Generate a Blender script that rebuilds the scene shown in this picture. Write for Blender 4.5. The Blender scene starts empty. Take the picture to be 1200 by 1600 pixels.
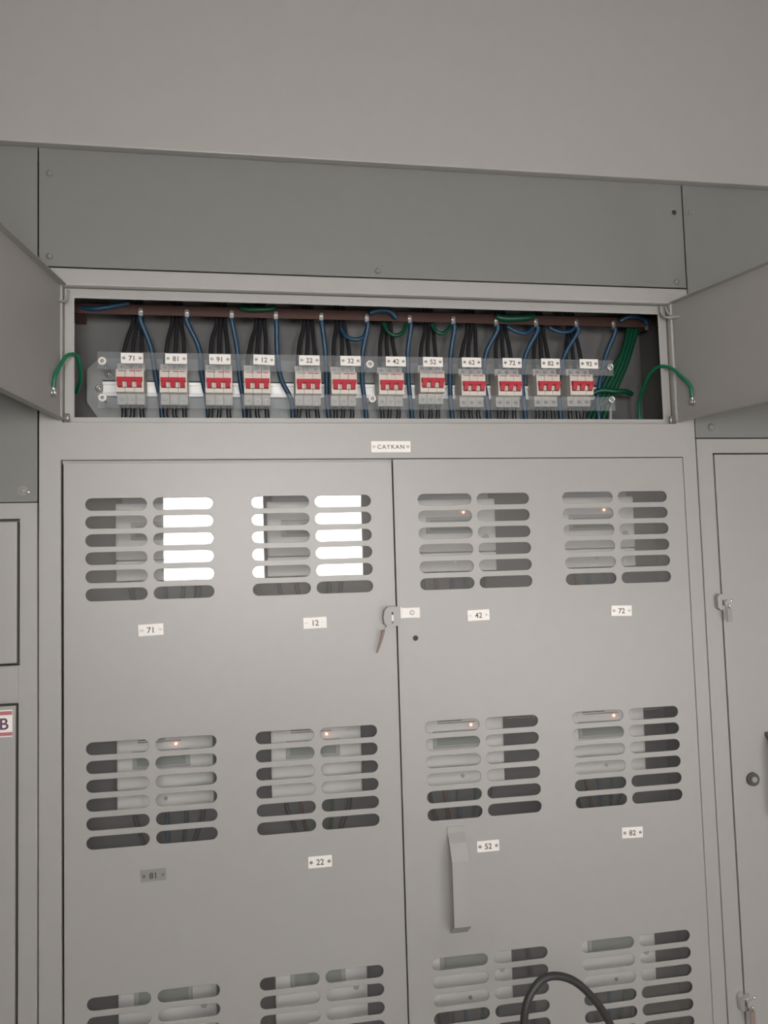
import bpy, bmesh, math, random
from mathutils import Vector, Matrix
random.seed(7)
scn = bpy.context.scene
COL = scn.collection
# ------------------------------------------------------------------ camera, world, lights, exposure
yaw, pit, rol = math.radians(9.9535), math.radians(3.8663), math.radians(-1.6406)
fwd = Vector((math.sin(yaw)*math.cos(pit), math.cos(yaw)*math.cos(pit), math.sin(pit)))
rgt0 = Vector((math.cos(yaw), -math.sin(yaw), 0)); up0 = rgt0.cross(fwd)
rgt = math.cos(rol)*rgt0 + math.sin(rol)*up0; upv = -math.sin(rol)*rgt0 + math.cos(rol)*up0
cd = bpy.data.cameras.new('camera'); cam = bpy.data.objects.new('camera', cd); COL.objects.link(cam)
cd.sensor_fit = 'VERTICAL'; cd.sensor_height = 36; cd.sensor_width = 27; cd.lens = 36*1250/1600
cd.clip_start = .02
m3 = Matrix((rgt, upv, -fwd)).transposed().to_4x4(); m3.translation = Vector((0, -1.5, 1.5))
cam.matrix_world = m3; scn.camera = cam
scn.view_settings.view_transform = 'Standard'; scn.view_settings.look = 'None'
scn.view_settings.gamma = 1; scn.view_settings.use_curve_mapping = False
scn.view_settings.exposure = -0.14
wd = bpy.data.worlds.new('world'); scn.world = wd; wd.use_nodes = True
wd.node_tree.nodes['Background'].inputs[0].default_value = (.9, .95, 1, 1)
wd.node_tree.nodes['Background'].inputs[1].default_value = .05
WINDOW_L = 34.0          # radiance of the daylit frosted panes behind the viewer
FILL_L = 10.5  # radiance of the added light panel low on the right
LAMP_L = 1.0             # radiance of the unseen tube lamp added for fill

# ------------------------------------------------------------------ materials
def mat(name, col, rough=.5, metal=0, noise=.04, nscale=60, bump=.0, bscale=300, emit=None, spec=.5, coat=0):
    m = bpy.data.materials.new(name); m.use_nodes = True
    nt = m.node_tree; b = nt.nodes['Principled BSDF']
    b.inputs['Roughness'].default_value = rough; b.inputs['Metallic'].default_value = metal
    b.inputs['Specular IOR Level'].default_value = spec
    b.inputs['Coat Weight'].default_value = coat
    tc = nt.nodes.new('ShaderNodeTexCoord')
    if noise:
        n = nt.nodes.new('ShaderNodeTexNoise'); n.inputs['Scale'].default_value = nscale; n.inputs['Detail'].default_value = 4
        nt.links.new(tc.outputs['Object'], n.inputs['Vector'])
        r = nt.nodes.new('ShaderNodeMapRange')
        r.inputs['To Min'].default_value = 1-noise; r.inputs['To Max'].default_value = 1+noise
        nt.links.new(n.outputs['Fac'], r.inputs['Value'])
        mx = nt.nodes.new('ShaderNodeVectorMath'); mx.operation = 'SCALE'
        mx.inputs[0].default_value = col; nt.links.new(r.outputs[0], mx.inputs['Scale'])
        nt.links.new(mx.outputs[0], b.inputs['Base Color'])
    else: b.inputs['Base Color'].default_value = (*col, 1)
    if bump:
        n2 = nt.nodes.new('ShaderNodeTexNoise'); n2.inputs['Scale'].default_value = bscale; n2.inputs['Detail'].default_value = 2
        nt.links.new(tc.outputs['Object'], n2.inputs['Vector'])
        bp = nt.nodes.new('ShaderNodeBump'); bp.inputs['Strength'].default_value = bump; bp.inputs['Distance'].default_value = .001
        nt.links.new(n2.outputs['Fac'], bp.inputs['Height']); nt.links.new(bp.outputs[0], b.inputs['Normal'])
    if emit:
        b.inputs['Emission Color'].default_value = (*emit[0], 1); b.inputs['Emission Strength'].default_value = emit[1]
    return m
def clear(name, tint=(1, 1, 1), haze=.1, hazecol=(.6, .6, .6), rough=.0):
    m = bpy.data.materials.new(name); m.use_nodes = True; nt = m.node_tree; N = nt.nodes; N.clear()
    out = N.new('ShaderNodeOutputMaterial'); tr = N.new('ShaderNodeBsdfTransparent'); tr.inputs[0].default_value = (*tint, 1)
    gl = N.new('ShaderNodeBsdfGlossy'); gl.inputs['Roughness'].default_value = rough
    df = N.new('ShaderNodeBsdfDiffuse'); df.inputs[0].default_value = (*hazecol, 1)
    fr = N.new('ShaderNodeFresnel'); fr.inputs[0].default_value = 1.5
    a = N.new('ShaderNodeMixShader'); b = N.new('ShaderNodeMixShader')
    tc = N.new('ShaderNodeTexCoord'); no = N.new('ShaderNodeTexNoise'); no.inputs['Scale'].default_value = 14; no.inputs['Detail'].default_value = 5
    mr = N.new('ShaderNodeMapRange'); mr.inputs['To Min'].default_value = haze*.6; mr.inputs['To Max'].default_value = haze*1.4
    L = nt.links.new
    L(tc.outputs['Object'], no.inputs['Vector']); L(no.outputs['Fac'], mr.inputs['Value']); L(mr.outputs[0], a.inputs[0])
    L(tr.outputs[0], a.inputs[1]); L(df.outputs[0], a.inputs[2])
    L(fr.outputs[0], b.inputs[0]); L(a.outputs[0], b.inputs[1]); L(gl.outputs[0], b.inputs[2]); L(b.outputs[0], out.inputs[0])
    return m
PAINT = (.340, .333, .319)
M = dict(
    paint=mat('grey_paint', PAINT, .44, spec=.9, noise=.03, nscale=35, bump=.12, bscale=900),
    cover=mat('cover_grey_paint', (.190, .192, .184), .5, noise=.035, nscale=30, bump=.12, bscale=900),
    flap=mat('flap_grey_paint', (.30, .29, .275), .5, noise=.035, nscale=30, bump=.12, bscale=900),
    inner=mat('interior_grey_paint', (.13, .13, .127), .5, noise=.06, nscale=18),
    zinc=mat('zinc_plate', (.24, .25, .25), .45, .3, noise=.12, nscale=14),
    ceil=mat('ceiling_paint', (.62, .60, .58), .7, noise=.03, nscale=25, bump=.2, bscale=500),
    wall=mat('wall_paint', (.68, .66, .63), .8, noise=.04, nscale=6, bump=.2, bscale=120),
    floor=mat('floor_concrete', (.34, .33, .31), .7, noise=.15, nscale=7, bump=.3, bscale=60),
    white=mat('white_plastic', (.82, .80, .77), .35, noise=.02),
    tag=mat('tag_plate', (.86, .83, .79), .3, noise=.02),
    tagmetal=mat('tag_aluminium', (.26, .255, .245), .35, .0, noise=.05),
    ink=mat('engraved_ink', (.03, .03, .03), .5, noise=0),
    inksoft=mat('stamped_ink', (.08, .075, .07), .5, noise=0),
    cream=mat('breaker_cream_plastic', (.66, .60, .54), .45, noise=.03),
    creamside=mat('terminal_cream_plastic', (.56, .53, .47), .5, noise=.1, nscale=120),
    redp=mat('red_plastic', (.50, .03, .05), .35, noise=.03),
    chrome=mat('zinc_plated_steel', (.72, .71, .69), .25, .9, noise=.05),
    knobm=mat('worn_dark_steel', (.09, .088, .085), .45, .3, noise=.1),
    lockm=mat('lock_case_metal', (.36, .35, .34), .42, .0, noise=.03),
    steel=mat('dull_steel', (.42, .41, .40), .4, .8, noise=.08),
    railm=mat('rail_metal', (.88, .88, .87), .36, .25, noise=.03),
    cop=mat('copper', (.075, .038, .031), .5, .5, noise=.2, nscale=20),
    black=mat('black_insulation', (.022, .022, .025), .4, noise=0),
    rubber=mat('black_rubber', (.028, .028, .027), .5, noise=.1, bump=.1),
    blue=mat('blue_insulation', (.010, .052, .105), .4, noise=0),
    green=mat("green_insulation", (.0, .055, .026), .4, noise=0),
    greenb=mat('bright_green_insulation', (.005, .15, .065), .38, noise=0),
    brown=mat('brown_insulation', (.10, .035, .02), .45, noise=0),
    dark=mat('dark_hole', (.03, .03, .03), .6, noise=0),
    meter=mat('meter_housing', (.80, .80, .78), .45, noise=.02),
    meterg=mat('meter_grey', (.42, .43, .44), .45, noise=.02),
    lcd=mat('lcd_glass', (.30, .34, .30), .15, noise=0),
    led=mat('red_led', (1, .2, .1), .3, noise=0, emit=((1, .33, .2), 6)),
    redink=mat('red_print', (.45, .15, .16), .5, noise=.1),
    purple=mat('purple_print', (.10, .04, .09), .5, noise=0),
    fob=mat('brown_key_fob', (.26, .19, .17), .5, noise=.1),
    acr=clear('painted_haze_acrylic', (.97, .97, .97), .035, (.62, .61, .60)),  # pale haze mixed into the colour stands in for room reflections
    acr_haze=clear('brighter_painted_haze_acrylic', (.97, .97, .97), .10, (.62, .61, .60)),  # stronger painted haze, imitating the brighter upper room mirrored in the top panes
    strip=clear('clear_plastic_strip', (.96, .97, .98), .10, (.62, .65, .68), .02),
    pane=mat('daylit_frosted_glass', (.9, .9, .9), .4, noise=0, emit=((1, .965, .94), WINDOW_L)),
    fill_pane=mat('fill_light_glow', (.9, .9, .9), .4, noise=0, emit=((1, .965, .94), FILL_L)),  # glow of the added fill panel
    tube=mat('lamp_diffuser', (.9, .9, .9), .4, noise=0, emit=((1, .97, .92), LAMP_L)),
)

# ------------------------------------------------------------------ builders
class MB:
    def __init__(s): s.bm = bmesh.new(); s.mats = []
    def mi(s, m):
        if m not in s.mats: s.mats.append(m)
        return s.mats.index(m)
    def box(s, x0, x1, y0, y1, z0, z1, m='paint', bev=0):
        i = s.mi(m); n0 = len(s.bm.faces)
        vs = [s.bm.verts.new(p) for p in ((x0,y0,z0),(x1,y0,z0),(x1,y1,z0),(x0,y1,z0),(x0,y0,z1),(x1,y0,z1),(x1,y1,z1),(x0,y1,z1))]
        fs = [s.bm.faces.new([vs[k] for k in f]) for f in ((3,2,1,0),(4,5,6,7),(0,1,5,4),(1,2,6,5),(2,3,7,6),(3,0,4,7))]
        for f in fs: f.material_index = i
        if bev:
            es = list({e for f in fs for e in f.edges})
            r = bmesh.ops.bevel(s.bm, geom=es, offset=bev, segments=2, affect='EDGES', profile=.6)
            for f in r['faces']: f.material_index = i
        return s
    def cyl(s, c, r, d, axis='y', m='steel', n=20, r2=None, smooth=True):
        i = s.mi(m); r2 = r if r2 is None else r2; c = Vector(c)
        A = {'x': (Vector((0,1,0)), Vector((0,0,1)), Vector((1,0,0))), 'y': (Vector((0,0,1)), Vector((1,0,0)), Vector((0,1,0))), 'z': (Vector((1,0,0)), Vector((0,1,0)), Vector((0,0,1)))}[axis]
        R = []
        for q, rr in ((0, r), (d, r2)):
            R.append([s.bm.verts.new(c + A[2]*q + (A[0]*math.cos(t*2*math.pi/n) + A[1]*math.sin(t*2*math.pi/n))*rr) for t in range(n)])
        for k in range(n):
            f = s.bm.faces.new((R[0][k], R[0][(k+1)%n], R[1][(k+1)%n], R[1][k])); f.material_index = i; f.smooth = smooth
        for q, rr in enumerate(R):
            f = s.bm.faces.new(rr if q else rr[::-1]); f.material_index = i
        return s
    def dome(s, c, r, h, m='chrome', n=18, rings=4):      # bolt head bulging towards -y
        i = s.mi(m); c = Vector(c); prev = None
        for k in range(rings+1):
            a = k/rings*math.pi/2; rr = r*math.cos(a); y = -h*math.sin(a)
            if k == rings:
                t = s.bm.verts.new(c+Vector((0, y, 0)))
                for j in range(n):
                    f = s.bm.faces.new((prev[j], prev[(j+1)%n], t)); f.material_index = i; f.smooth = True
            else:
                cur = [s.bm.verts.new(c+Vector((rr*math.cos(j*2*math.pi/n), y, rr*math.sin(j*2*math.pi/n)))) for j in range(n)]
                if prev:
                    for j in range(n):
                        f = s.bm.faces.new((prev[j], prev[(j+1)%n], cur[(j+1)%n], cur[j])); f.material_index = i; f.smooth = True
                prev = cur
        return s
    def ring(s, c, r1, r0, d, m='white', n=24):            # washer facing -y
        i = s.mi(m); c = Vector(c)
        def rr(r, y): return [s.bm.verts.new(c+Vector((r*math.cos(j*2*math.pi/n), y, r*math.sin(j*2*math.pi/n)))) for j in range(n)]
        L = [rr(r1, 0), rr(r1, -d*.6), rr(r1*.88, -d), rr(r0*1.15, -d), rr(r0, -d*.6), rr(r0, 0)]
        for a in range(6):
            b = (a+1) % 6
            for j in range(n):
                f = s.bm.faces.new((L[a][j], L[a][(j+1)%n], L[b][(j+1)%n], L[b][j])); f.material_index = i; f.smooth = True
        return s
    def tube(s, pts, r, m='black', n=10, sub=6, ends=True):
        i = s.mi(m); P = [Vector(p) for p in pts]; Q = []
        for k in range(len(P)-1):
            p0 = P[max(k-1, 0)]; p1 = P[k]; p2 = P[k+1]; p3 = P[min(k+2, len(P)-1)]
            for j in range(sub):
                t = j/sub
                Q.append(.5*((2*p1)+(p2-p0)*t+(2*p0-5*p1+4*p2-p3)*t*t+(3*p1-p0-3*p2+p3)*t**3))
        Q.append(P[-1]); T = None; prev = None
        for k, q in enumerate(Q):
            d = (Q[min(k+1, len(Q)-1)]-Q[max(k-1, 0)]).normalized()
            if T is None: T = d.orthogonal().normalized()
            else: T = (T-d*T.dot(d)).normalized()
            B = d.cross(T)
            rr = r(k/(len(Q)-1)) if callable(r) else r
            cur = [s.bm.verts.new(q+(T*math.cos(j*2*math.pi/n)+B*math.sin(j*2*math.pi/n))*rr) for j in range(n)]
            if prev:
                for j in range(n):
                    f = s.bm.faces.new((prev[j], prev[(j+1)%n], cur[(j+1)%n], cur[j])); f.material_index = i; f.smooth = True
            elif ends: s.bm.faces.new(cur[::-1]).material_index = i
            prev = cur
        if ends: s.bm.faces.new(prev).material_index = i
        return s
    def prism(s, poly, y0, y1, m='paint'):                 # polygon in x,z extruded along y
        i = s.mi(m)
        a = [s.bm.verts.new((x, y0, z)) for x, z in poly]; b = [s.bm.verts.new((x, y1, z)) for x, z in poly]
        fs = [s.bm.faces.new(a), s.bm.faces.new(b[::-1])]
        for k in range(len(poly)): fs.append(s.bm.faces.new((a[k], b[k], b[(k+1)%len(poly)], a[(k+1)%len(poly)])))
        for f in fs: f.material_index = i
        return s
    def prismx(s, poly, x0, x1, m='paint'):                # polygon in y,z extruded along x
        i = s.mi(m)
        a = [s.bm.verts.new((x0, y, z)) for y, z in poly]; b = [s.bm.verts.new((x1, y, z)) for y, z in poly]
        fs = [s.bm.faces.new(a), s.bm.faces.new(b[::-1])]
        for k in range(len(poly)): fs.append(s.bm.faces.new((a[k], b[k], b[(k+1)%len(poly)], a[(k+1)%len(poly)])))
        for f in fs: f.material_index = i
        return s
    def curve_mesh(s, cu, m, mtx):
        o = bpy.data.objects.new('tmp', cu); COL.objects.link(o)
        dg = bpy.context.evaluated_depsgraph_get(); dg.update()
        me = bpy.data.meshes.new_from_object(o.evaluated_get(dg)); me.transform(mtx)
        n0 = len(s.bm.faces); s.bm.from_mesh(me); s.bm.faces.ensure_lookup_table()
        i = s.mi(m)
        for f in s.bm.faces[n0:]: f.material_index = i
        bpy.data.objects.remove(o); bpy.data.curves.remove(cu) if isinstance(cu, bpy.types.Curve) else None
        bpy.data.meshes.remove(me)
    def sheet(s, loops, y0, y1, m='paint', bev=.0):        # flat sheet in x,z with holes
        cu = bpy.data.curves.new('c', 'CURVE'); cu.dimensions = '2D'; cu.fill_mode = 'BOTH'
        cu.extrude = (y1-y0)/2-bev; cu.bevel_depth = bev; cu.offset = -bev; cu.bevel_resolution = 1
        for lp in loops:
            sp = cu.splines.new('POLY'); sp.points.add(len(lp)-1)
            for k, (x, z) in enumerate(lp): sp.points[k].co = (x, z, 0, 1)
            sp.use_cyclic_u = True
        s.curve_mesh(cu, m, Matrix.Translation((0, (y0+y1)/2, 0)) @ Matrix.Rotation(math.pi/2, 4, 'X'))
        return s
    def text(s, t, x, z, y, h, m='ink', spacing=1.0, sx=1.0, rot=0):
        cu = bpy.data.curves.new('t', 'FONT'); cu.body = t; cu.size = h*1.38; cu.extrude = .0002; cu.align_x = 'CENTER'
        cu.space_character = spacing; cu.offset = h*.018
        s.curve_mesh(cu, m, Matrix.Translation((x, y, z)) @ Matrix.Rotation(rot, 4, 'Y') @ Matrix.Rotation(math.pi/2, 4, 'X') @ Matrix.Diagonal((sx, 1, 1, 1)) @ Matrix.Translation((0, -h*.5, 0)))
        return s
    def build(s, name, parent=None, loc=None, smooth_angle=None):
        bmesh.ops.recalc_face_normals(s.bm, faces=s.bm.faces)
        me = bpy.data.meshes.new(name); s.bm.to_mesh(me); s.bm.free()
        for m in s.mats: me.materials.append(M[m])
        o = bpy.data.objects.new(name, me); COL.objects.link(o)
        if loc:                                            # put the origin at a base point
            me.transform(Matrix.Translation(-Vector(loc))); o.location = loc
        if parent: o.parent = parent; me.transform(Matrix.Translation(-parent_world(parent)))
        return o
def parent_world(p):
    v = Vector((0, 0, 0))
    while p: v += p.location; p = p.parent
    return v
def thing(name, label, cat, loc=(0, 0, 0), group=None):
    o = bpy.data.objects.new(name, None); COL.objects.link(o); o.location = loc; o.empty_display_size = .05
    o['label'] = label; o['category'] = cat
    if group: o['group'] = group
    return o
def tag(o, label, cat, group=None):
    o['label'] = label; o['category'] = cat
    if group: o['group'] = group
    return o
def struct(o): o['kind'] = 'structure'; return o
def rect(x0, x1, z0, z1): return [(x0, z0), (x1, z0), (x1, z1), (x0, z1)]
def stadium(cx, cz, w, h, n=8):
    r = h/2; P = []
    for k in range(n+1): a = -math.pi/2+math.pi*k/n; P.append((cx+w/2-r+r*math.cos(a), cz+r*math.sin(a)))
    for k in range(n+1): a = math.pi/2+math.pi*k/n; P.append((cx-w/2+r+r*math.cos(a), cz+r*math.sin(a)))
    return P
def circle(cx, cz, r, n=16): return [(cx+r*math.cos(k*2*math.pi/n), cz+r*math.sin(k*2*math.pi/n)) for k in range(n)]

# ------------------------------------------------------------------ the room
XL, XR, YF, YB, ZC = -2.3, 2.9, -2.1, .62, 2.75
struct(MB().box(XL, XR, YF, YB, -.1, 0, 'floor').build('floor'))
struct(MB().box(XL-.1, XR+.1, YF-.1, YB+.1, ZC, ZC+.08, 'ceil').build('ceiling'))
struct(MB().box(XL, XR, YB, YB+.1, 0, ZC, 'wall').build('wall_back'))
struct(MB().box(XL-.1, XL, YF, YB, 0, ZC, 'wall').build('wall_left'))
struct(MB().box(XR, XR+.1, YF, YB, 0, ZC, 'wall').build('wall_right'))
WX0, WX1, WZ0, WZ1 = -.395, .60, 1.412, 1.93             # window behind the viewer
VX0, VX1, VZ0, VZ1 = .78, 2.0, .78, 1.36                 # unseen light panel added to brighten the right side
struct(MB().sheet([rect(XL, XR, 0, ZC), rect(WX0, WX1, WZ0, WZ1), rect(VX0, VX1, VZ0, VZ1)], YF-.1, YF, 'wall').build('wall_front'))
w = bpy.data.objects.new('window_1', None); COL.objects.link(w); w.location = (0, YF-.05, WZ0); struct(w)
PX = ((-.352, .087), (.298, .535)); PZ = (1.462, 1.88)  # wide pier between panes stands in for the viewer's silhouette in the reflection
MB().sheet([rect(WX0, WX1, WZ0, WZ1)]+[rect(a, b, *PZ) for a, b in PX], YF-.07, YF-.03, 'wall').build('pane_frame', w)
for a, b in PX:
    MB().box(a+.001, b-.001, YF-.055, YF-.049, PZ[0]+.001, PZ[1]-.001, 'pane').build('glowing_pane', w)
LX0 = 1.0
w = bpy.data.objects.new('added_fill_light', None); COL.objects.link(w); w.location = (1.4, YF-.05, VZ0); struct(w)  # added light source, framed like a window, out of view
MB().sheet([rect(VX0, VX1, VZ0, VZ1), rect(VX0+.05, 1.37, VZ0+.04, VZ1-.04), rect(1.41, VX1-.05, VZ0+.04, VZ1-.04)], YF-.07, YF-.03, 'wall').build('pane_frame', w)
for a, b in ((VX0+.05, 1.37), (1.41, VX1-.05)):
    MB().box(a+.001, b-.001, YF-.055, YF-.049, VZ0+.041, VZ1-.041, 'fill_pane').build('glowing_pane', w)
lamp = thing('ceiling_fill_light', 'long white tube lamp added on the ceiling for fill light', 'fill light', (LX0, -1.3, ZC))
MB().box(LX0-.62, LX0+.62, -1.37, -1.23, ZC-.03, ZC-.001, 'white').build('lamp_base', lamp)
MB().box(LX0-.6, LX0+.6, -1.355, -1.245, ZC-.062, ZC-.031, 'tube', .006).build('lamp_diffuser', lamp)

# ------------------------------------------------------------------ shared small makers
def bolt(parent, x, z, y=-.0035, r=.0075, m='cover', name='bolt', washer=True):
    b = MB()
    if washer: b.cyl((x, y+.0005, z), r*1.0, .0015, 'y', m)
    b.dome((x, y+.0005, z), r*.8, r*.55, m)
    return b.build(name, parent)
def name_plate(parent, x, z, y, text, w=.0445, h=.0205, tilt=0, m='tag', th=.0100, ink='inksoft', spacing=1.0, name='name_plate', sc='steel'):
    b = MB(); b.box(-w/2, w/2, -.0008, .0008, -h/2, h/2, m, .0004)
    for s in (-1, 1):
        b.cyl((s*(w/2-.0055), -.0016, 0), .0032, .001, 'y', sc, 14); b.box(s*(w/2-.0055)-.0026, s*(w/2-.0055)+.0026, -.0018, -.0015, -.0004, .0004, 'dark')
    b.text(text, 0, 0, -.0009, th, ink, spacing)
    for v in b.bm.verts: v.co = Matrix.Rotation(tilt, 3, 'Y') @ v.co
    b.bm.transform(Matrix.Translation((x, y, z)))
    return b.build(name, parent)

# ------------------------------------------------------------------ centre cabinet
CX0, CX1, CT = -.3588, .9188, 2.2810
cab = thing('metering_cabinet', 'wide grey steel metering cabinet with slotted double doors and opened breaker compartment', 'cabinet', (.28, .2, 0))
b = MB()                                                # carcass: sides, top, back, plinth, shelves
b.box(CX0, CX0+.002, .0225, .45, 0, CT-.01, 'inner').box(CX1-.002, CX1, .0225, .45, 0, CT-.01, 'inner')
b.box(CX0, CX1, .448, .45, 0, CT-.01, 'inner').box(CX0, CX1, .0225, .45, CT-.012, CT-.01, 'cover').box(CX0, CX1, .03, .45, .02, .03, 'inner')
b.build('carcass', cab)
b = MB()                                                # front frame with two openings
b.sheet([rect(CX0, CX1, 0, 2.0585), rect(-.3215, .8895, .09, 1.7062), rect(-.3195, .8785, 1.7745, 2.0275)], 0, .022, 'paint', .0012)
b.build('front_frame', cab)
b = MB(); b.box(-.3225, .8905, .0155, .0215, 1.700, 1.712, 'paint')
b.sheet([rect(-.3192, .8782, 1.7748, 2.0272), rect(-.3016, .8605, 1.7870, 2.0095)], .018, .0220, 'paint', .001)
b.build('compartment_frame', cab)
b = MB()                                                # the breaker compartment behind the opening
b.box(-.345, .905, .185, .187, 1.772, 2.07, 'inner').box(-.345, .905, .0225, .187, 2.068, 2.07, 'inner').box(-.345, .905, .0225, .187, 1.770, 1.772, 'inner')
b.box(-.347, -.345, .0225, .187, 1.770, 2.07, 'inner').box(.905, .907, .0225, .187, 1.770, 2.07, 'inner')
b.build('breaker_compartment', cab)
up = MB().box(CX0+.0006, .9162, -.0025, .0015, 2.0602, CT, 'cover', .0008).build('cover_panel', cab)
for x, z in ((-.3396, 2.2334), (-.3397, 2.0784), (.2642, 2.0729), (.8943, 2.0725)): bolt(up, x, z)
MB().cyl((.897, -.0032, 2.2208), .0078, .002, 'y', 'steel').cyl((.897, -.0036, 2.2208), .0055, .002, 'y', 'dark').build('bolt_hole', up)
# slotted doors
COLX = (-.168, .126, .4415, .7355); ROWZ = (1.5441, 1.1128, .680)
def slots(cx, cz):
    L = []
    for k in range(6):
        for s in (-1, 1): L.append(stadium(cx+s*.0588, cz+(2.5-k)*.0324, .1068, .0222))
    return L
def door(x0, x1, z0, z1, y, cols, extra=()):
    b = MB(); loops = [rect(x0, x1, z0, z1)]
    for c in cols:
        for r in ROWZ: loops += slots(c, r)
    loops += list(extra)
    b.sheet(loops, y, y+.002, 'paint', .0006)
    b.box(x0+.0008, x0+.0024, y+.002, y+.016, z0, z1).box(x1-.0024, x1-.0008, y+.002, y+.016, z0, z1)
    b.box(x0+.0024, x1-.0024, y+.002, y+.016, z1-.0024, z1-.0008).box(x0+.0024, x1-.0024, y+.002, y+.016, z0, z0+.0016)
    d = b.build('door', cab)
    for c in cols:
        for r in ROWZ: MB().box(c-.135, c+.135, y+.003, y+.0055, r-.112, r+.112, 'acr_haze' if r == ROWZ[0] else 'acr').build('viewing_pane', d)
    return d
dl = door(-.3170, .2806, .095, 1.6998, .0, COLX[:2])
dr = door(.2830, .8868, .095, 1.7040, -.0015, COLX[2:], (circle(.3167, 1.3619, .0050),))
dl['label'] = 'left slotted door'; dr['label'] = 'right slotted door with a handle'
MB().cyl((.3167, .0015, 1.3619), .0065, .006, 'y', 'dark').build('lock_hole', dr)
for x, z, t, tl, mm, d in ((-.168, 1.3978, '71', -.03, 'tag', dl), (.1267, 1.3985, '12', -.02, 'tag', dl), (.4417, 1.4006, '42', -.02, 'tag', dr), (.7364, 1.3981, '72', .03, 'tag', dr),
                           (-.1673, .969, '81', -.02, 'tagmetal', dl), (.1262, .9658, '22', .0, 'tag', dl), (.4441, .9669, '52', .0, 'tag', dr), (.7368, .9673, '82', .03, 'tag', dr)):
    name_plate(d, x, z, -.0012 if d is dl else -.0027, t, .0435, .0205, tl, mm, .0105, sc='chrome' if mm == 'tagmetal' else 'steel', ink='inksoft' if mm == 'tag' else 'dark')
name_plate(cab, .2800, 1.7282, -.0012, 'CAYKAN', .0770, .0215, -.0, 'tag', .0082, spacing=1.25, sc='steel')
# flat bent pull handle on the right door
b = MB()
prof = [(-.0018, .995), (-.0145, .980), (-.0300, .952), (-.0300, .8400), (-.0018, .8170), (-.0018, .814), (-.0325, .8370), (-.0325, .9535), (-.0165, .9825), (-.0018, .9985)]
b.prismx(prof, .3660, .3985, 'paint'); b.box(.3660, .3985, -.0035, -.0012, .990, 1.008, 'paint')
b.build('handle', dr)
# cam lock and strike plate
b = MB(); b.prism([(.2555, 1.392), (.2615, 1.3875), (.2835, 1.3875), (.2865, 1.391), (.2865, 1.4235), (.2625, 1.4235), (.2560, 1.4165), (.2540, 1.404)], -.016, -.001, 'lockm')
b.box(.2695, .2725, -.0172, -.0159, 1.398, 1.4075, 'white').cyl((.271, -.0170, 1.4115), .0021, .001, 'y', 'dark', 12).cyl((.271, -.0170, 1.394), .0014, .001, 'y', 'dark', 12)
b.build('lock', dl)
b = MB(); b.box(.2868, .3262, -.0050, -.0018, 1.4005, 1.4200, 'tag', .0008).box(.2868, .2898, -.013, -.0045, 1.4005, 1.4230, 'steel', .0006)
b.ring((.3108, -.005, 1.4105), .0048, .0034, .0008, 'steel').dome((.3108, -.0049, 1.4105), .0036, .0016, 'tag')
b.build('strike_plate', dr)
k = thing('key', 'small brown key fob hanging below the lock between the slotted doors', 'key', (.2535, -.012, 1.386))
b = MB(); b.tube([(.258, -.0135, 1.3885), (.2555, -.0165, 1.3835), (.2525, -.0145, 1.379)], .0008, 'steel', 8); b.build('key_ring', k)
b = MB(); b.tube([(.2525, -.0145, 1.380), (.2495, -.013, 1.366), (.2435, -.010, 1.347), (.2400, -.0085, 1.3385)], lambda t: .0036-.0024*t, 'fob', 10); b.build('fob', k)
# hinged flaps of the breaker compartment, swung open towards the viewer
def flap(hx, dirx, label):
    L = .585; d = Vector((dirx, -1, 0)).normalized(); n = Vector((-d.y, d.x, 0))   # n points to +x
    s = 1 if dirx < 0 else -1                                                    # inner side
    b = MB(); z0, z1 = 1.7768, 2.0250
    def slab(a0, a1, n0, n1, z0, z1):
        i = b.mi('flap'); P = []
        for z in (z0, z1):
            for a, q in ((a0, n0), (a1, n0), (a1, n1), (a0, n1)): P.append(b.bm.verts.new(Vector((hx, 0, z))+d*a+n*q*s))
        for f in ((3,2,1,0),(4,5,6,7),(0,1,5,4),(1,2,6,5),(2,3,7,6),(3,0,4,7)): b.bm.faces.new([P[k] for k in f]).material_index = i
    slab(.006, L, -.0015, 0, z0, z1)
    slab(.010, L, 0, .013, z1-.0015, z1); slab(.010, L, 0, .013, z0, z0+.0015); slab(L-.0015, L, 0, .013, z0+.0015, z1-.0015)
    o = b.build('flap_door', cab); o['label'] = label
    return o, d, n*s
fl, dL, nL = flap(-.3205, -.150, 'left opened compartment flap')
fr_, dR, nR = flap(.8790, .265, 'right opened compartment flap')
def onflap(hx, d, n, a, z, h=0): return Vector((hx, 0, z))+d*a+n*h
# bent rod hinges in the top corners and pins at the bottom
MB().tube([(.862, .009, 2.024), (.862, .006, 2.006), (.866, -.004, 1.996), (.878, -.012, 1.9935), (.888, -.022, 1.9945)], .0030, 'flap', 8).build('hinge_rod', fr_)
MB().tube([(.873, .009, 2.022), (.874, .004, 2.008), (.879, -.004, 1.999), (.8835, -.010, 2.0)], .0024, 'flap', 8).build('hinge_rod', fr_)
MB().tube([(-.310, .009, 2.020), (-.312, .004, 1.999), (-.318, -.008, 1.994), (-.322, -.014, 1.9955)], .0020, 'flap', 8).build('hinge_rod', fl)
MB().cyl((-.3105, .004, 1.7765), .0035, .014, 'z', 'steel', 10).build('hinge_pin', fl)
MB().cyl((.8685, .004, 1.7765), .0035, .014, 'z', 'steel', 10).build('hinge_pin', fr_)
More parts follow.
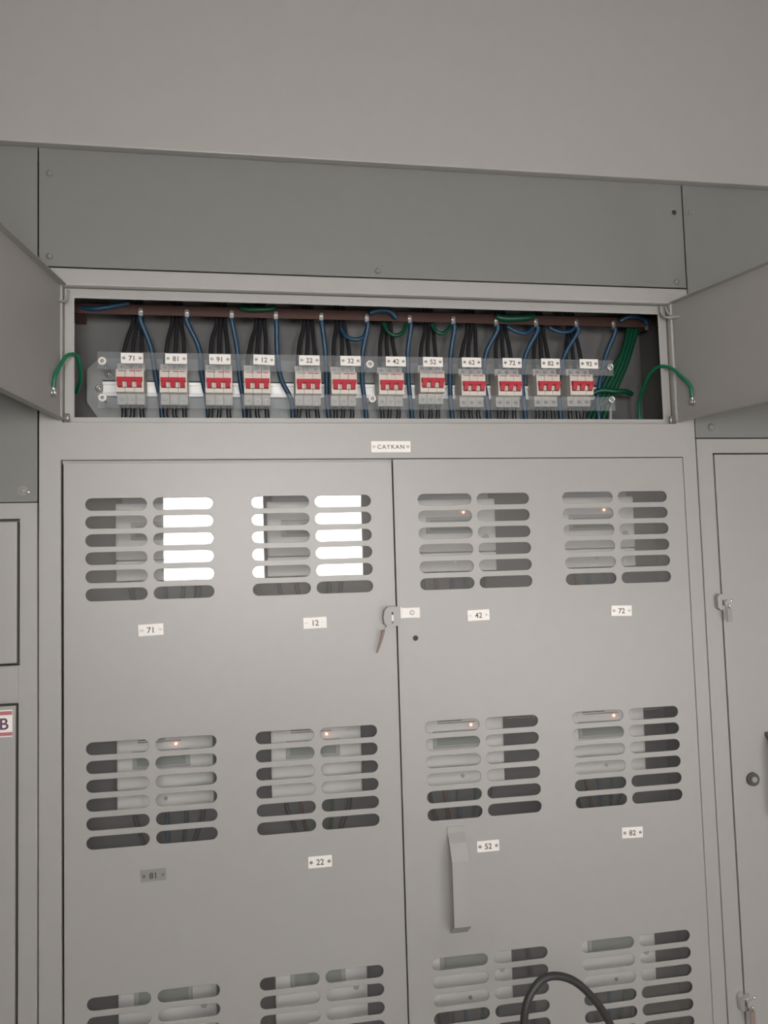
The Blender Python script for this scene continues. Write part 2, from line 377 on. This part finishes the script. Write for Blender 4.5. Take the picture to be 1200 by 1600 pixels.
# earthing wires of the flaps
def earth(pts, end, dirv, label):
    t = thing('earth_wire', label, 'wire', end)
    MB().tube(pts, .0034, 'greenb', 12, 8).build('insulation', t)
    q = Vector(end); b = MB(); b.tube([q-dirv*.001, q+dirv*.0035], .0062, 'steel', 14, 1); b.tube([q+dirv*.0035, q+dirv*.0075], .0045, 'chrome', 6, 1)
    b.tube([q+dirv*.003+Vector((0, 0, .012)), q+dirv*.003+Vector((0, 0, .003))], .0036, 'chrome', 10, 1)
    b.build('bolt_lug', t)
e = onflap(-.3205, dL, nL, .045, 1.8180, .0005)
earth([e+nL*.003+Vector((0, 0, .008)), e+nL*.006+Vector((0, 0, .030)), (-.3170, -.030, 1.868), (-.3080, -.012, 1.8930), (-.2965, .012, 1.9000), (-.2955, .035, 1.886), (-.3010, .070, 1.868), (-.315, .10, 1.850)], e, nL,
      'green earth wire looping from the left flap into the breaker compartment')
e = onflap(.8790, dR, nR, .048, 1.8100, .0005)
earth([e+nR*.003+Vector((0, 0, .008)), e+nR*.006+Vector((0, 0, .032)), (.877, -.028, 1.868), (.868, -.010, 1.888), (.856, .014, 1.897), (.849, .04, 1.890), (.851, .075, 1.868), (.857, .11, 1.84), (.862, .12, 1.80)], e, nR,
      'green earth wire looping from the right flap into the breaker compartment')

# ------------------------------------------------------------------ breaker board
bd = thing('mounting_plate', 'grey chamfered mounting plate with a metal rail behind the breakers', 'mounting plate', (.26, .15, 1.80))
b = MB(); c = .024; x0, x1, z0, z1 = -.3040, .8150, 1.8060, 1.9320
b.prism([(x0+c, z0), (x1-c, z0), (x1, z0+c*1.5), (x1, z1-c), (x1-c, z1), (x0+c, z1), (x0, z1-c), (x0, z0+c*1.5)], .150, .1525, 'zinc')
b.build('plate', bd)
for x in (-.28, .78):
    for z in (1.90, 1.83): MB().cyl((x, .1526, z), .006, .032, 'y', 'steel').build('standoff', bd)
b = MB(); b.box(-.2715, .7800, .1335, .1350, 1.8515, 1.8600, 'railm').box(-.2715, .7800, .1335, .1350, 1.8750, 1.8835, 'railm')
b.box(-.2715, .7800, .1400, .1415, 1.8600, 1.8750, 'railm').box(-.2715, .7800, .1350, .1415, 1.8592, 1.8604, 'railm').box(-.2715, .7800, .1350, .1415, 1.8746, 1.8758, 'railm')
b.box(-.2715, .7800, .1415, .1500, 1.862, 1.873, 'railm').box(-.2715, .7800, .1330, .1336, 1.8805, 1.8835, 'dark')
b.build('rail', bd)
for x, z in ((-.2620, 1.8985), (-.2805, 1.8700), (-.2590, 1.8615), (.2695, 1.8580)):
    b = MB(); b.ring((x, .1498, z), .0070, .0032, .0035, 'steel'); b.dome((x, .1490, z), .0038, .004, 'chrome'); b.build('screw', bd)
for x, z in ((.745, 1.862), (.752, 1.838), (.757, 1.826)):
    MB().dome((x, .1499, z), .0055, .005, 'chrome').build('screw', bd)

bar = thing('copper_busbar', 'long brown copper busbar across the top of the breaker compartment', 'busbar', (.28, .105, 2.01))
MB().box(-.330, .892, .104, .109, 2.008, 2.028, 'cop', .0006).build('bar', bar)
for x in (-.33, .87):
    MB().box(x, x+.02, .109, .1845, 2.010, 2.026, 'brown').build('insulator', bar)
SX = [-.1938, -.1052, -.0175, .0704, .1627, .2569, .3476, .4412, .5352, .6240, .7158, .8018, .8800]
for x in SX:
    b = MB(); b.cyl((x, .1005, 2.0165), .0048, .0036, 'y', 'chrome', 6, smooth=False); b.cyl((x, .0985, 2.0165), .0028, .003, 'y', 'chrome', 12)
    b.box(x-.004, x+.004, .1022, .1040, 2.001, 2.020, 'steel'); b.build('bolt', bar)

BX = [-.2121, -.1307, -.0442, .0303, .1315, .2037, .3008, .3865, .4738, .5528, .6375, .7120]
BZ = [0, 0, 0, 0, 0, 0, 0, .0055, -.0005, 0, .0015, .0025]
NAMES = ['71', '81', '91', '12', '22', '32', '42', '52', '62', '72', '82', '92']
ORD = ['first', 'second', 'third', 'fourth', 'fifth', 'sixth', 'seventh', 'eighth', 'ninth', 'tenth', 'eleventh', 'twelfth']
def make_breaker():
    t = thing('circuit_breaker', '', 'circuit breaker', (0, .1, 1.8265))
    W = .0262
    b = MB()
    for k in range(3):                                  # three poles side by side
        a = -W+k*2*W/3; c = a+2*W/3-.0004
        b.box(a, c, .0990, .1335, 1.8275, 1.9085, 'creamside', .0006)
        b.box(a, c, .0800, .0992, 1.8480, 1.8925, 'cream', .0006)
    for x0_, x1_ in ((-.001, .0095), (.0115, .0215)): b.box(x0_, x1_, .0795, .0801, 1.8885, 1.8900, 'redp')
    b.box(-.022, -.006, .0795, .0801, 1.8888, 1.8898, 'inksoft')
    b.box(-.0225, .0225, .0794, .0802, 1.8565, 1.8580, 'inksoft')
    b.build('body', t)
    for k in range(3):
        x = -W+(k+.5)*2*W/3
        for q in (1.9015, 1.8365):
            MB().cyl((x, .0982, q), .0046, .0012, 'y', 'steel', 14).box(x-.0035, x+.0035, .0979, .0983, q-.0004, q+.0004, 'dark').build('terminal_screw', t)
    b = MB()
    b.prismx([(.0800, 1.8775), (.0700, 1.8755), (.0690, 1.8690), (.0800, 1.8680)], -.0235, .0235, 'redp')
    for x0_, x1_ in ((-.0225, -.0135), (-.0052, .0042), (.0128, .0218)):
        b.prismx([(.0800, 1.8690), (.0695, 1.8700), (.0745, 1.8590), (.0800, 1.8580)], x0_, x1_, 'redp')
    b.build('toggle', t)
    return t
def dup(root, loc):
    r = root.copy(); COL.objects.link(r); r.location = loc
    for ch in list(root.children):
        c = ch.copy(); COL.objects.link(c); c.parent = r
        for g in ch.children:
            d = g.copy(); COL.objects.link(d); d.parent = c
    return r
br0 = make_breaker()
for i, x in enumerate(BX):
    loc = (x, .1, 1.8265+BZ[i])
    o = br0 if i == 0 else dup(br0, loc)
    o.location = loc
    tag(o, 'cream breaker with red toggles, %s from the left, below the small plate reading %s' % (ORD[i], NAMES[i]), 'circuit breaker', 'breakers on the metal rail')
# clear strips in front of the terminals
LX = [-.2049, -.1234, -.0410, .0436, .1323, .2144, .3065, .3831, .4644, .5512, .6348, .7199]
st = thing('plastic_strip', 'clear plastic strip carrying the number plates above the red toggles', 'plastic strip', (.25, .06, 1.8985), 'clear plastic strips')
MB().box(-.2680, .7750, .0590, .0610, 1.8875, 1.9205, 'strip').build('strip', st)
for i, x in enumerate(LX):
    name_plate(st, x, 1.9085+.0035*(x+.2)/.92, .0580, NAMES[i], .0410, .0200, .0 if i != 3 else .03, 'tag', .0098)
s2 = thing('plastic_strip', 'clear blank plastic strip below the red toggles', 'plastic strip', (.25, .06, 1.813), 'clear plastic strips')
MB().box(-.2680, .7750, .0590, .0610, 1.8125, 1.8420, 'strip').build('strip', s2)
for q, zz in ((st, 1.9020), (s2, 1.8320)):
    for x in (-.2595, .2535+(.0025 if q is s2 else 0), .7675):
        b = MB(); b.ring((x, .0588, zz+.004*(x+.26)), .0076, .0036, .0035, 'tag' if x < .7 else 'chrome'); b.dome((x, .0585, zz+.004*(x+.26)), .0038, .003, 'steel'); b.build('screw_cap', q)
        MB().cyl((x, .0612, zz+.004*(x+.26)), .003, .0886, 'y', 'chrome', 12).build('spacer_rod', q)
# wires of every breaker
random.seed(11)
P3 = ('left', 'middle', 'right')
for i, x in enumerate(BX):
    dz = BZ[i]; lean = random.uniform(-.004, .010)
    for k in range(3):
        wx = x+(k-1)*.0175; top = x+.006+lean+(k-1)*.0085
        o = MB().tube([(wx, .112, 1.9080+dz), (wx, .114, 1.925), (wx*.6+top*.4+random.uniform(-.002, .002), .124, 1.965), (top, .135, 2.005), (top, .145, 2.060)], .0042, 'black', 10, 5).build('wire', loc=(wx, .112, 1.9085+dz))
        tag(o, 'black wire rising from the %s pole of the %s breaker from the left' % (P3[k], ORD[i]), 'wire', 'black wires above the breakers')
        o = MB().tube([(wx, .110, 1.8275+dz), (wx+random.uniform(-.002, .002), .110, 1.812), (wx+random.uniform(-.004, .004), .112, 1.792), (wx, .116, 1.7725)], .0046, 'black', 10, 4).build('wire', loc=(wx, .110, 1.8275+dz))
        tag(o, 'black wire leaving the %s pole underneath the %s breaker from the left' % (P3[k], ORD[i]), 'wire', 'black wires below the breakers')
BLUE = [(-.176, -.168, -.160), (-.083, -.078, -.070), (-.008, -.004, .002), (.072, .078, .098), (.170, .172, .172), (.248, .246, .250), (.343, .344, .347), (.436, .434, .434), (.513, .508, .514), (.602, .594, .596), (.690, .676, .676), (.785, .772, .764)]
for i, (a, c, d) in enumerate(BLUE):
    o = MB().tube([(SX[i], .0985, 2.003), (SX[i]+.001, .100, 1.992), (a, .112, 1.945), (c, .118, 1.890), (d, .120, 1.845), (d+.004, .122, 1.80), (d+.004, .122, 1.7725)], .0050, 'blue', 10, 5).build('wire', loc=(SX[i], .0985, 2.002))
    tag(o, 'blue wire running down right of the %s breaker from the left' % ORD[i], 'wire', 'blue neutral wires')
    # short looped tail behind
def loopwire(pts, r, m, label, cat='wire', group=None):
    o = MB().tube(pts, r, m, 10, 6).build('wire', loc=pts[0]); return tag(o, label, cat, group)
loopwire([(-.315, .112, 2.022), (-.28, .100, 2.016), (-.245, .099, 2.022), (-.215, .101, 2.030)], .005, 'blue', 'short blue wire in the upper left corner of the breaker compartment')
loopwire([(.000, .101, 2.026), (.018, .097, 2.022), (.045, .096, 2.0225), (.062, .099, 2.026), (.068, .103, 2.030)], .0060, 'green', 'green wire lying along the busbar above the breaker with plate 12')
loopwire([(.262, .097, 2.020), (.275, .093, 2.025), (.295, .092, 2.026), (.308, .094, 2.022), (.318, .098, 2.012)], .0058, 'blue', 'bright blue wire arched over the busbar above the breaker with plate 42')
loopwire([(.535, .100, 2.022), (.552, .096, 2.017), (.58, .095, 2.018), (.605, .097, 2.021), (.618, .101, 2.026)], .0075, 'green', 'thick green wire lying along the busbar above the breaker with plate 72')
loopwire([(.815, .099, 2.018), (.83, .094, 2.026), (.855, .093, 2.027), (.872, .096, 2.022), (.880, .099, 2.012)], .0050, 'blue', 'blue wire arched over the right end of the busbar')
for pts, mm, lb in (([(.2030, .108, 1.992), (.212, .104, 1.974), (.230, .101, 1.966), (.248, .102, 1.972), (.256, .106, 1.990)], 'blue', 'blue wire looped under the busbar above the sixth breaker from the left'),
        ([(.292, .106, 2.004), (.300, .102, 1.985), (.315, .100, 1.976), (.332, .102, 1.984), (.340, .106, 2.003)], 'green', 'green wire looped under the busbar above the seventh breaker from the left'),
        ([(.395, .106, 2.004), (.405, .102, 1.986), (.420, .101, 1.984), (.436, .104, 2.000)], 'green', 'green wire looped under the busbar above the eighth breaker from the left'),
        ([(.560, .106, 2.003), (.580, .101, 1.990), (.600, .101, 1.988), (.618, .105, 2.000)], 'blue', 'blue wire looped under the busbar above the tenth breaker from the left'),
        ([(.655, .106, 2.003), (.675, .101, 1.992), (.700, .101, 1.994), (.712, .105, 2.003)], 'blue', 'blue wire looped under the busbar above the eleventh breaker from the left')):
    loopwire(pts, .0042, mm, lb)
GRN = [((.868, .876), 0), ((.860, .866), .007), ((.852, .858), .013), ((.872, .882), .018)]
for k, ((a, c), q) in enumerate(GRN):
    loopwire([(c, .128+q*.4, 2.055), (a-.004, .126+q*.3, 2.000), (.838-.008*k, .124+q*.3, 1.930), (.808-.009*k, .123+q*.5, 1.872), (.780-.011*k, .124+q*.4, 1.812), (.770-.012*k, .126, 1.7725)], .0052, 'green',
             'dark green wire slanting down beside the %s breaker, %s of the bundle' % ('last', ('rightmost', 'second from right', 'third from right', 'leftmost')[k]), 'wire', 'green wires at the right end of the breaker compartment')
loopwire([(.752, .120, 1.862), (.772, .112, 1.868), (.800, .108, 1.865), (.825, .110, 1.866), (.845, .118, 1.862)], .0058, 'green', 'green wire tied across the slanting green bundle')
loopwire([(.800, .150, 1.7725), (.806, .146, 1.82), (.800, .140, 1.855)], .0060, 'zinc', 'pale grey wire standing behind the green bundle')

# ------------------------------------------------------------------ meters behind the doors
MZ = (1.4850, 1.0520, .6200); MXC = (-.155, .133, .4275, .738)
plate = thing('meter_plate', 'grey steel back plate holding the electricity meters behind the slotted doors', 'back plate', (.28, .17, .1))
MB().box(-.350, .912, .168, .170, .12, 1.760, 'inner').build('plate', plate)
def make_meter():
    t = thing('electricity_meter', '', 'electricity meter', (0, .13, 0))
    b = MB(); b.box(-.089, .089, .130, .1675, .0, .150, 'meterg', .004); b.box(-.078, .078, .108, .130, .150, .172, 'meterg', .003).box(-.078, .078, .130, .1675, .150, .190, 'meterg', .003); b.build('base', t)
    b = MB(); b.box(-.089, .089, .100, .1295, .040, .150, 'meter', .005); b.box(-.060, .060, .0990, .1002, .124, .140, 'tag').box(-.05, .0, .0985, .0992, .131, .1325, 'inksoft').box(-.05, .03, .0985, .0992, .127, .1282, 'inksoft'); b.build('housing', t)
    MB().box(-.060, .046, .0975, .1005, .078, .112, 'meterg', .001).box(-.052, .038, .0970, .0976, .084, .106, 'lcd').build('display', t)
    MB().cyl((.020, .0970, .1215), .0019, .003, 'y', 'led', 12).build('pulse_light', t)
    MB().cyl((.066, .0960, .070), .006, .004, 'y', 'meterg', 16).build('button', t)
    b = MB(); b.box(-.089, .089, .1030, .1295, .0, .0385, 'meter', .003); b.cyl((0, .1015, .020), .004, .002, 'y', 'steel', 12); b.build('terminal_cover', t)
    return t
PN = (('71', '12', '42', '72'), ('81', '22', '52', '82'))
CN = ('leftmost', 'second from left', 'third from left', 'rightmost')
met0 = make_meter()
wirecols = (('black', 'black'), ('brown', 'brown'), ('blue', 'blue'), ('green', 'green'), ('black', 'thick black'))
for r in range(3):
    for c in range(4):
        loc = (MXC[c], .13, MZ[r])
        where = 'behind the %s slot block, %s' % (('top', 'middle', 'bottom')[r], CN[c])
        o = met0 if (r, c) == (0, 0) else dup(met0, loc)
        o.location = loc; tag(o, 'light grey electricity meter %s' % where, 'electricity meter', 'electricity meters behind the slotted doors')
        for k, (mm, cn) in enumerate(wirecols):
            xx = MXC[c]-.062+k*.031+random.uniform(-.004, .004); x2 = MXC[c]-.045+k*.022+random.uniform(-.01, .01)
            w_ = MB().tube([(xx, .142, MZ[r]), (xx+.002, .140, MZ[r]-.03), (x2, .135+.004*(k % 2), MZ[r]-.085), (x2+.008, .140, MZ[r]-.15), (x2, .150, MZ[r]-.215)], .0040 if k < 4 else .0052, mm, 8, 4).build('wire', loc=(xx, .142, MZ[r]))
            tag(w_, '%s wire below the meter %s' % (cn, where), 'wire', 'wires below the electricity meters')

# ------------------------------------------------------------------ neighbour cabinets
def neighbour(x0, x1, openings, top, label):
    t = thing('side_cabinet', label, 'cabinet', ((x0+x1)/2, .2, 0))
    b = MB(); b.box(x0, x0+.002, .0225, .45, 0, CT-.01, 'inner').box(x1-.002, x1, .0225, .45, 0, CT-.01, 'inner').box(x0, x1, .448, .45, 0, CT-.01, 'inner').box(x0, x1, .0225, .45, CT-.012, CT-.01, 'cover')
    b.build('carcass', t)
    MB().sheet([rect(x0, x1, 0, top)]+[rect(*o) for o in openings], 0, .022, 'paint', .0012).build('front_frame', t)
    b = MB()
    for a, c, d, e in openings: b.box(a-.01, c+.01, .0228, .0245, d-.01, e+.01, 'inner')
    b.build('door_stop', t)
    return t
lc = neighbour(-1.25, -.3612, [(-1.18, -.3905, 1.3455, 1.6015), (-1.18, -.3920, .09, 1.2805)], 1.6300, 'grey steel cabinet at the left edge with two stacked plain doors')
MB().box(-1.18+.004, -.3948, -.0010, .0200, 1.3495, 1.5965, 'paint', .001).build('door', lc)
MB().box(-1.20, -.3918, -.0030, -.0002, 1.2840, 1.3440, 'paint', .0008).build('cross_rail', lc)
ld = MB().box(-1.18+.004, -.3962, -.0010, .0200, .095, 1.2765, 'paint', .001).build('door', lc)
MB().box(-.478, -.4010, -.0020, -.0012, 1.2240, 1.2700, 'tag').box(-.478, -.4015, -.0024, -.0020, 1.2615, 1.2680, 'redink').box(-.478, -.4010, -.0024, -.0020, 1.2260, 1.2320, 'redink').text('B', -.4150, 1.2470, -.0022, .0200, 'purple').build('sticker', ld)
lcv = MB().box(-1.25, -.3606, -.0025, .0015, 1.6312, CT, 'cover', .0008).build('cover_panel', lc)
b = MB(); b.cyl((-.3838, -.004, 1.6512), .008, .002, 'y', 'flap').dome((-.3838, -.0038, 1.6512), .0062, .004, 'flap').dome((-.3752, -.0025, 1.6485), .0040, .004, 'chrome'); b.build('bolt', lcv)  # small chrome dome beside the head is added as its glint
rc = neighbour(.9212, 1.95, [(.9565, 1.88, .09, 1.7135)], 1.7435, 'grey steel cabinet at the right edge with one tall plain door')
rd = MB().box(.9592, 1.876, -.0010, .0200, .095, 1.7105, 'paint', .001).build('door', rc)
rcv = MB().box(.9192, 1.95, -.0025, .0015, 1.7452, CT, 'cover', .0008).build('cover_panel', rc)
bolt(rcv, .9543, 1.7669, r=.0105)
b = MB(); b.cyl((.9275, -.004, 2.2215), .007, .002, 'y', 'cover').dome((.9335, -.0038, 2.2215), .005, .004, 'cover').dome((.9400, -.0025, 2.2245), .0018, .002, 'chrome'); b.build('bolt', rcv)
for zz, col in ((1.4085, 'paint'), (.6270, 'chrome')):
    l = MB(); l.prism([(.9420, zz-.012), (.948, zz-.017), (.958, zz-.017), (.962, zz-.012), (.962, zz+.015), (.946, zz+.015), (.9415, zz+.009)], -.012, -.0015, col)
    l.box(.9515, .9535, -.0126, -.0118, zz-.008, zz+.004, 'dark').cyl((.962, -.0170, zz-.004), .0080, .006, 'y', 'paint', 20)
    l.box(.9625, .9700, -.0060, -.0025, zz-.003, zz+.004, 'paint').dome((.9785, -.0012, zz+.0005), .0035, .003, 'chrome')
    l.build('lock', rc)
    kk = thing('key', 'key with a %s tag hanging in the %s lock of the right cabinet' % (('pale brown', 'upper') if zz > 1 else ('brown', 'lower')), 'key', (.9615, -.016, zz))
    MB().tube([(.9610, -.0205, zz-.004), (.9612, -.0195, zz-.014)], .0016, 'chrome', 8, 2).build('key_blade', kk)
    MB().box(.9560, .9660, -.0210, -.0190, zz-.040, zz-.0135, 'flap' if zz > 1 else 'fob', .0006).build('key_tag', kk)
b = MB(); b.cyl((1.0022, -.006, 1.0499), .0130, .006, 'y', 'knobm', 28, .0140).cyl((1.0022, -.0075, 1.0499), .0092, .002, 'y', 'knobm', 24).cyl((1.0026, -.009, 1.0503), .0058, .002, 'y', 'steel', 20)
b.build('knob', rd)
b = MB(); b.prismx([(-.0010, 1.137), (-.034, 1.108), (-.034, .985), (-.0010, .975), (-.0010, .972), (-.037, .982), (-.037, 1.1095), (-.0010, 1.1415)], 1.0355, 1.0675, 'knobm'); b.build('handle', rd)

# ------------------------------------------------------------------ overhead trunking
tr = MB().box(-1.9, 2.6, -.020, .45, 2.2815, ZC-.003, 'paint', .002).build('overhead_trunking', loc=(.28, .2, 2.2815))
tag(tr, 'long grey steel trunking box running over all the cabinets up to the ceiling', 'trunking')

# ------------------------------------------------------------------ foreground cable
cb = MB().tube([(.4150, -.262, 0.02), (.4160, -.262, .30), (.4135, -.262, .60), (.4110, -.262, .70), (.4145, -.260, .7780), (.4230, -.256, .8150), (.4470, -.250, .8400), (.4740, -.246, .8435), (.5070, -.242, .8300),
                (.5380, -.240, .8000), (.5640, -.238, .7600), (.5860, -.237, .70), (.602, -.236, .60), (.610, -.236, .30), (.612, -.236, .02)], lambda t: .0090 if t < .29 else .0062, 'rubber', 16, 8).build('cable', loc=(.415, -.262, .012))
tag(cb, 'thick black rubber cable looping up in front of the lower right slots', 'cable')
